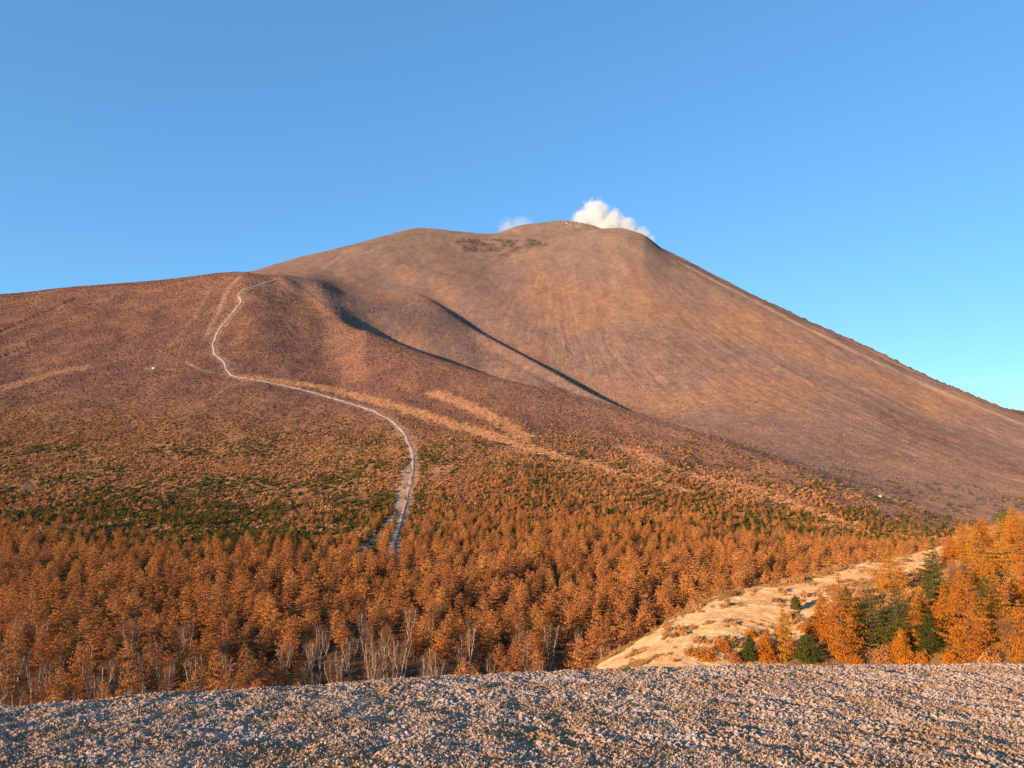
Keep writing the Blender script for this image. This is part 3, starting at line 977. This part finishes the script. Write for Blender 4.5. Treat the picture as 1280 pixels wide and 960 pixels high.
for k in near_l:
    tree_thing('larch_tree', LARCH_PARTS[R.integers(NV)], g[k] - [0, 0, .2], hgt[k] / 10, R.uniform(0, 6.28),
               'rust orange larch in the near wood, ' + where_in_wood(px_[k]), 'larch tree', 'larches along the near edge of the wood', 1.0)
scatter_object('larch_forest', g[far_l], hgt[far_l] / 10, LARCH_LOW, 71, 'orange brown larch forest covering the valley floor and lower slope', 'forest')
bidx = np.where(is_b)[0]
for k in bidx:
    tree_thing('birch_tree', BIRCH_PARTS[R.integers(5)], g[k] - [0, 0, .2], hgt[k] / 9 * 1.0, R.uniform(0, 6.28),
               'bare birch with pale forked stems, ' + ('in the main birch stand' if 360 < px_[k] < 560 else 'left of the main stand' if px_[k] < 460 else 'towards the sandy spur'), 'birch tree', 'bare birches at the near edge of the wood')
pidx = np.where(is_p)[0]
# --- upper slope: pines thinning into scrub
g2, dp2, st2 = scatter_ground(480, 1150, 8.0, 2)
qx, qy = proj(g2)
pat2 = fbm(g2[:, 0] / 55, g2[:, 1] / 90, 3, 65)
gp = np.clip(.18 + .8 * smooth(.0, .45, pat2), 0, 1) * smooth(500, 560, qy) * (dp2 > 6) * (st2 < .4)
gp *= .25 + .75 * smooth(0, 60, np.abs(qx - 560) + 10)
gp = np.maximum(gp, 2.2 * np.exp(-((qx - 250) / 175) ** 2 - ((qy - 668) / 34) ** 2) * smooth(-.5, .1, pat2))
k2 = (R.uniform(size=len(g2)) < gp * .55)
pine_pos = np.concatenate([g[pidx], g2[k2]]); pine_h = np.concatenate([hgt[pidx] * .75, R.uniform(2.2, 5.0, k2.sum())])
o_ = np.argsort(pine_pos[:, 1] / pine_h)
for k in o_[:300]:
    o = link('pine_tree', PINE_LOW[R.integers(4)], None, tuple(pine_pos[k] - [0, 0, .1]), label='dark green pine scattered among the orange larches of the wood', category='pine tree', group='green pines in the wood')
    s_ = pine_h[k] / 10
    o.scale = (s_ * 1.1, s_ * 1.1, s_); o.rotation_euler = (0, 0, R.uniform(0, 6.28))
scatter_object('pine_scrub', pine_pos[o_[300:]], pine_h[o_[300:]] / 10 * 1.15, PINE_LOW, 72, 'dark green dwarf pines dotted over the lower mountain slope', 'pine scrub')
g3, dp3, st3 = scatter_ground(520, 1420, 4.6, 3)
qx, qy = proj(g3)
pat3 = fbm(g3[:, 0] / 25, g3[:, 1] / 40, 3, 66)
up3 = np.interp(qx, [-60, 300, 500, 610, 800, 1000, 1180], [505, 525, 530, 525, 550, 600, 655])
dn = smooth(-18, 30, qy - up3 + pat3 * 30) * smooth(-.75, -.1, pat3) * (dp3 > 5.5) * (1 - .85 * np.clip(st3, 0, 1))
dl3 = np.minimum(near_line(g3, wash_line), near_line(g3, wash2))
k3 = (R.uniform(size=len(g3)) < dn * .85) & (dl3 > 4.5)
gr = fbm(g3[:, 0] / 75, g3[:, 1] / 80, 4, 67) + R.normal(size=len(g3)) * .12 > .38 - .55 * smooth(520, 670, qy)
sc3 = R.uniform(1.1, 2.9, len(g3)) * (1 - .35 * smooth(800, 1300, g3[:, 1]))
scatter_object('slope_scrub', g3[k3 & ~gr], sc3[k3 & ~gr], BUSH, 73, 'low tan and orange shrubs covering the slope above the forest', 'scrub')
scatter_object('green_scrub', g3[k3 & gr], sc3[k3 & gr], GBUSH, 74, 'olive green creeping shrubs patching the slope above the forest', 'scrub')
M_STRAW = leaf_material('straw_grass', [(0, (.66, .33, .14)), (.5, (.76, .40, .19)), (1, (.62, .28, .11))], .2)
M_HEATH = leaf_material('dwarf_heath', [(0, (.20, .11, .085)), (.3, (.31, .155, .10)), (.55, (.38, .185, .105)), (.8, (.27, .135, .10)), (1, (.50, .25, .12))], .2)
STRAW = [quads_mesh('straw_bush', *bush(340 + i, 40, 1, .7, .7), [M_STRAW]) for i in range(4)]
HEATH = [quads_mesh('heath_bush', *bush(350 + i, 30, 1, .75, .8), [M_HEATH]) for i in range(4)]
g4, dp4, (st4, rn4) = scatter_ground(640, 1420, 3.4, 4, zones=True)
k4 = (R.uniform(size=len(g4)) < smooth(.15, .8, st4) * .75) & (dp4 > 4.5)
scatter_object('strip_grass', g4[k4], R.uniform(.7, 1.7, k4.sum()), STRAW, 77, 'pale straw coloured grass running in long strips across the slope', 'grass')
g5, dp5, (st5, rn5) = scatter_ground(1020, 2250, 6.0, 5, zones='heath')
pat5 = fbm(g5[:, 0] / 60, g5[:, 1] / 60, 4, 68)
k5 = (R.uniform(size=len(g5)) < smooth(-.7, .2, pat5) * np.where(rn5 < 7.1, .85, .35 * smooth(13.2, 11.5, rn5))) & (dp5 > 7) & (st5 < .3)
scatter_object('dwarf_heath', g5[k5], R.uniform(.8, 2.0, k5.sum()), HEATH, 78, 'purple brown dwarf heath clothing the upper hillside', 'heath')
print('counts', k4.sum(), k5.sum(), len(far_l), len(bidx), len(pidx), k2.sum(), k3.sum())
# ------------------------------------------------------------------ trees and grass on the spur
def spur_tree(kind, px, py, hpx, wide, seed, label, cat='larch tree', group=None, gold=True):
    b_ = hits(px, py)
    h = hpx * b_[1] / F
    r_ = wide * b_[1] / F / 2
    if kind == 'larch':
        w_, l_ = conifer(seed, h, r_, int(18 + h * 1.3), 9, 62, .155, base=.05, power=.92, irregular=.36, width=.26, flat=.35, droop=.16)
        parts = tree_meshes('larch', w_, l_, M_BARK, M_GOLD if gold else M_LARCH)
        nm = 'larch_tree'
    elif kind == 'pine':
        w_, l_ = conifer(seed, h, r_, int(13 + h * 1.2), 8, 60, .17, base=.05, power=.6, irregular=.4, width=.30, flat=.3, droop=.0)
        parts = tree_meshes('pine', w_, l_, M_BARK, M_PINE)
        nm = 'pine_tree'; cat = 'pine tree'
    else:
        w_, l_ = birch(seed, h, 6, 2600)
        parts = tree_meshes('bare_tree', w_, l_, M_BARK, M_TWIG)
        nm = 'bare_tree'; cat = 'bare tree'
    tree_thing(nm, parts, tuple(b_ - [0, 0, .15]), 1, seed * 1.7, label, cat, group)


for a in [
    ('larch', 1113, 742, 68, 58, 401, 'bright orange larch on the sandy crest, left of the slim dark pine'),
    ('larch', 1053, 824, 110, 64, 402, 'tall orange larch with ragged crown left of the round green pines on the spur'),
    ('pine', 1168, 752, 74, 34, 403, 'tall slim dark pine standing above the round green pines on the spur crest'),
    ('pine', 1090, 812, 80, 62, 404, 'round dark green pine just right of the tall ragged orange larch'),
    ('pine', 1122, 812, 78, 60, 405, 'bushy mid green pine below the tall slim dark pine'),
    ('larch', 1212, 824, 112, 66, 406, 'broad conical orange larch, largest on the spur, with stepped branches'),
    ('larch', 1222, 722, 66, 62, 407, 'golden larch high on the spur above the broad conical larch'),
    ('larch', 1248, 712, 62, 44, 408, 'golden larch on the spur crest next to the small dark top pine'),
    ('larch', 1286, 756, 112, 56, 409, 'glowing orange larch cut by the right edge of the photo, upper of two'),
    ('larch', 1276, 826, 74, 54, 410, 'dull orange larch at the lower right corner of the wood, beside the broad conical larch'),
    ('pine', 1162, 816, 48, 34, 411, 'low dark pine between the small orange larch and the broad conical larch'),
    ('larch', 1126, 828, 42, 34, 412, 'small orange larch at the brow in front of the round green pines'),
    ('larch', 981, 824, 66, 44, 413, 'medium orange larch at the left of the spur trees above the low pines'),
    ('pine', 938, 826, 32, 24, 414, 'small dark pine at the foot of the sandy slope, leftmost on the spur'),
    ('pine', 1010, 828, 34, 34, 415, 'low green pine at the brow between the medium and the tall larch'),
    ('pine', 995, 762, 17, 13, 416, 'tiny dark pine sprig alone on the sandy slope'),
    ('pine', 1258, 664, 28, 18, 417, 'small dark pine on top of the spur at the upper right'),
    ('bare', 1200, 752, 52, 40, 418, 'bare brown tree with fine twigs below the golden crest larches'),
    ('larch', 1150, 776, 42, 30, 419, 'reddish orange young larch between the round pines and the slim pine'),
    ('larch', 1248, 790, 74, 46, 420, 'brownish orange larch behind the broad conical larch to its right'),
    ('larch', 1180, 790, 60, 38, 421, 'orange larch tucked behind the low dark pine'),
    ('larch', 1028, 800, 62, 40, 422, 'pale orange larch behind the tall ragged larch on its left'),
    ('bare', 1262, 824, 56, 40, 423, 'bare brown tree at the brow between two orange larches on the right'),
    ('larch', 1188, 704, 34, 36, 424, 'small golden larch on the crest right of the slim dark pine'),
    ('pine', 1232, 770, 50, 34, 425, 'dark pine showing between the golden and the brownish larches'),
    ('larch', 1072, 800, 52, 36, 429, 'small orange larch wedged between the ragged larch and the round pines'),
    ('larch', 1146, 812, 54, 36, 430, 'yellowish young larch between the bushy pine and the low dark pine'),
    ('larch', 1300, 722, 74, 50, 431, 'golden larch leaning out of the photo at the upper right edge'),
    ('larch', 1202, 760, 48, 44, 432, 'orange larch crown showing above the broad conical larch on its left'),
    ('pine', 1060, 776, 40, 34, 433, 'dark pine on the sand behind the tall ragged larch'),
    ('larch', 958, 828, 42, 30, 434, 'small bright larch right of the leftmost small pine'),
    ('larch', 1232, 740, 46, 44, 435, 'dense amber larch in the middle of the crest group'),
    ('larch', 1205, 700, 50, 46, 436, 'golden larch on the crest beside the slim dark pine, branches spread low'),
    ('larch', 1228, 684, 40, 44, 437, 'rounded golden larch on the skyline left of the small top pine'),
    ('larch', 1268, 668, 36, 44, 438, 'short golden larch on the skyline right of the small top pine'),
    ('larch', 1270, 684, 40, 40, 428, 'golden larch at the top of the spur under the small dark pine'),
]:
    spur_tree(*a)
Rs = np.random.default_rng(91)
# orange bushes along the foot of the sandy slope, each a plant of its own
ORD = 'first second third fourth fifth sixth seventh eighth ninth tenth eleventh twelfth thirteenth'.split()
for k, (bx_, by_, w_) in enumerate(sorted([(884, 824, 30), (905, 812, 22), (918, 826, 26), (955, 806, 22), (962, 826, 26), (1100, 826, 30), (1150, 828, 26), (1190, 829, 30), (1234, 829, 26), (1012, 790, 22), (940, 796, 18), (1068, 829, 22), (866, 818, 18)])):
    p = hits(bx_, by_); r_ = w_ * p[1] / F / 2
    me = quads_mesh('bush', *bush(500 + k, 900, r_, r_ * 1.1, .22), [M_GOLD if k % 3 else M_LARCH])
    o = link('orange_bush', me, None, tuple(p - [0, 0, .1]), label='low orange bush at the foot of the sandy spur, ' + ORD[k] + ' from the left', category='bush', group='orange bushes at the foot of the spur')


def tuft(seed, n=40):
    R_ = np.random.default_rng(seed)
    P = np.concatenate([R_.normal(size=(n, 2)) * .28, np.zeros((n, 1))], 1)
    d = R_.normal(size=(n, 3)) * .35 + [0, 0, 1]; d /= np.linalg.norm(d, axis=1)[:, None]
    u = np.cross(d, R_.normal(size=(n, 3))); u /= np.linalg.norm(u, axis=1)[:, None]
    L = R_.uniform(.5, 1, (n, 1)); w = .05
    V = np.stack([P - u * w, P + u * w, P + u * w * .3 + d * L, P - u * w * .3 + d * L], 1).reshape(-1, 3)
    return V, np.arange(4 * n).reshape(-1, 4)


TUFT = [quads_mesh('grass_tuft', *tuft(600 + i), [M_GRASS]) for i in range(4)]
n_ = 26000
u_ = Rs.uniform(.06, .99, n_) * (GS.shape[0] - 2); v_ = Rs.uniform(20, 164, n_)
i_ = u_.astype(int); j_ = v_.astype(int)
pg = GS[i_, j_] + (GS[i_ + 1, j_ + 1] - GS[i_, j_]) * Rs.uniform(size=(n_, 1))
vg = fbm(pg[:, 0] / 5, pg[:, 1] / 7, 4, 86)
edge_band = smooth(124, 140, v_) * smooth(1150, 1000, u_ * 1060 / 701 + 640)
okg = Rs.uniform(size=n_) < np.clip(smooth(.12, .42, vg) * .7 + edge_band * smooth(-.35, .1, vg) * .9 + smooth(1010, 1060, u_ * 1060 / 701 + 640) * .6 * ((v_ < 112) | (u_ * 1060 / 701 + 640 > 1180)), 0, 1)
scatter_object('dry_grass', pg[okg] - [0, 0, .03], Rs.uniform(.25, .75, okg.sum()), TUFT, 75, 'pale dry grass tufts on the sandy spur', 'grass')
SB = [quads_mesh('spur_scrub', *bush(640 + i, 160, 1, .9, .34), [M_SCRUB]) for i in range(4)]
okb = (Rs.uniform(size=n_) < .035 * smooth(.1, .4, vg) + .05 * edge_band * smooth(-.1, .2, vg) + .12 * smooth(1020, 1080, u_ * 1060 / 701 + 640) * ((v_ < 108) | (u_ * 1060 / 701 + 640 > 1185))) & (v_ > 30)
scatter_object('spur_scrub', pg[okb], Rs.uniform(.4, 1.3, okb.sum()), SB, 76, 'tan and rust brown undergrowth between the spur trees', 'scrub')

# ------------------------------------------------------------------ frosted tufts on the hilltop
M_FROST, nt, out = nodes_of('frosted_sprigs')
oi = nt.nodes.new('ShaderNodeAttribute'); oi.attribute_name = 'soil'
fd = N(nt, 'ShaderNodeBsdfDiffuse'); ft = nt.nodes.new('ShaderNodeBsdfTranslucent'); fm = N(nt, 'ShaderNodeMixShader'); fm.inputs[0].default_value = .2
nt.links.new(oi.outputs['Color'], fd.inputs[0]); nt.links.new(oi.outputs['Color'], ft.inputs[0])
nt.links.new(fd.outputs[0], fm.inputs[1]); nt.links.new(ft.outputs[0], fm.inputs[2]); nt.links.new(fm.outputs[0], out.inputs[0])
n_ = 100000
dd = 4.3 * (15 / 4.3) ** Rs.uniform(0, 1, n_)
xx_ = Rs.uniform(-.78, .78, n_) * dd
pn = fbm(xx_ / .8, dd / .8, 3, 98)
kk = Rs.uniform(size=n_) < smooth(-.5, .3, pn)
xx_, dd = xx_[kk], dd[kk]
base = np.stack([xx_, dd, near_height(xx_, dd) + near_lumps(xx_, dd) + .02], 1)
m_ = 6
P = np.repeat(base, m_, 0) + Rs.normal(size=(len(base) * m_, 3)) * [.013, .013, .007]
V, Q = rand_quads(P, .019 * Rs.uniform(.5, 1.4, len(P)), flat=.2, aspect=.6, r=Rs, updir=np.array([0, 0, .3]))
tone = np.repeat(Rs.uniform(size=len(base)), m_); tw = np.clip(tone + Rs.normal(size=len(P)) * .2, 0, 1)
colr = C(.34, .18, .08) * (1 - tw[:, None]) + C(.72, .54, .42) * tw[:, None]
link('frosted_ground_cover', quads_mesh('frosted_ground_cover', V, Q, [M_FROST], colors={'soil': np.repeat(colr, 4, 0)}),
     kind='stuff', label='low frosted sprigs and dry leaves covering the hilltop', category='ground cover')

# ------------------------------------------------------------------ steam over the crater
def steam(name, blobs, D, dens, label, soft=.5, nscale=3.2):
    pts = [(at(a, b_, D), r_ * D / F) for a, b_, r_ in blobs]
    lo = np.min([p - 1.6 * r_ for p, r_ in pts], 0); hi = np.max([p + 1.6 * r_ for p, r_ in pts], 0)
    V = np.array([[x, y, z] for x in (lo[0], hi[0]) for y in (lo[1], hi[1]) for z in (lo[2], hi[2])])
    Q = np.array([(0, 1, 3, 2), (4, 6, 7, 5), (0, 4, 5, 1), (2, 3, 7, 6), (0, 2, 6, 4), (1, 5, 7, 3)])
    m, nt, out = nodes_of(name)
    L = nt.links.new
    geo = nt.nodes.new('ShaderNodeNewGeometry')
    no = N(nt, 'ShaderNodeTexNoise', Scale=nscale / 100, Detail=5.0, Roughness=.6)
    L(geo.outputs['Position'], no.inputs['Vector'])
    best = None
    for p, r_ in pts:
        vs = nt.nodes.new('ShaderNodeVectorMath'); vs.operation = 'DISTANCE'; vs.inputs[1].default_value = p
        L(geo.outputs['Position'], vs.inputs[0])
        ma = nt.nodes.new('ShaderNodeMath'); ma.operation = 'MULTIPLY_ADD'; ma.inputs[1].default_value = -1 / r_; ma.inputs[2].default_value = 1
        L(vs.outputs['Value'], ma.inputs[0])
        if best is None:
            best = ma.outputs[0]
        else:
            mm = nt.nodes.new('ShaderNodeMath'); mm.operation = 'SMOOTH_MAX'; mm.inputs[2].default_value = .1
            L(best, mm.inputs[0]); L(ma.outputs[0], mm.inputs[1]); best = mm.outputs[0]
    nn = nt.nodes.new('ShaderNodeMath'); nn.operation = 'MULTIPLY_ADD'; nn.inputs[1].default_value = 1.9; nn.inputs[2].default_value = -.9
    L(no.outputs[0], nn.inputs[0])
    ad = nt.nodes.new('ShaderNodeMath'); ad.operation = 'ADD'; L(best, ad.inputs[0]); L(nn.outputs[0], ad.inputs[1])
    mr = nt.nodes.new('ShaderNodeMapRange'); mr.interpolation_type = 'SMOOTHSTEP'
    mr.inputs['From Min'].default_value = 0; mr.inputs['From Max'].default_value = soft; mr.inputs['To Max'].default_value = dens
    L(ad.outputs[0], mr.inputs[0])
    pv = nt.nodes.new('ShaderNodeVolumePrincipled'); pv.inputs['Color'].default_value = (.995, .975, .93, 1); pv.inputs['Anisotropy'].default_value = 0
    L(mr.outputs[0], pv.inputs['Density']); L(pv.outputs[0], out.inputs['Volume'])
    link(name, quads_mesh(name, V, Q, [m]), kind='stuff', label=label, category='steam')


steam('steam_plume', [(744, 268, 20), (728, 274, 14), (764, 278, 18), (782, 287, 17), (800, 296, 13), (812, 303, 10), (755, 292, 24), (720, 282, 9)], 3400, .035,
      'white steam puff rising from the crater behind the summit')
steam('thin_steam', [(634, 286, 16), (652, 283, 15), (645, 292, 16)], 3450, .009, 'thin veil of steam left of the summit dome', .8, 2.0)
S.cycles.volume_bounces = 8
S.cycles.max_bounces = 9

# two pale boulders on the slopes
for (px_b, py_b, lab) in ((193, 461, 'small pale boulder beside the faint track on the left hillside'), (1100, 621, 'tiny pale boulder where the scrub meets the bare cone')):
    p = hit(px_b, py_b)
    bm_V, bm_Q = bush(700, 1, 1, 1, 1)
    th_, ph_ = np.meshgrid(np.linspace(0, 2 * np.pi, 13), np.linspace(0, np.pi, 8), indexing='ij')
    rr_ = 1 + .25 * noise2(np.cos(th_) * 1.3 + 5, ph_ + np.sin(th_), 3)
    s_ = p[1] / F * 2.6
    Vb = np.stack([np.cos(th_) * np.sin(ph_) * rr_ * s_, np.sin(th_) * np.sin(ph_) * rr_ * s_ * .8, np.cos(ph_) * rr_ * s_ * .55], -1).reshape(-1, 3)
    link('boulder', quads_mesh('boulder', Vb, grid_quads(13, 8), [bark_material('pale_rock', (.5, .42, .34), (.68, .6, .5))]), None, tuple(p + [0, 0, s_ * .2]), label=lab, category='boulder')
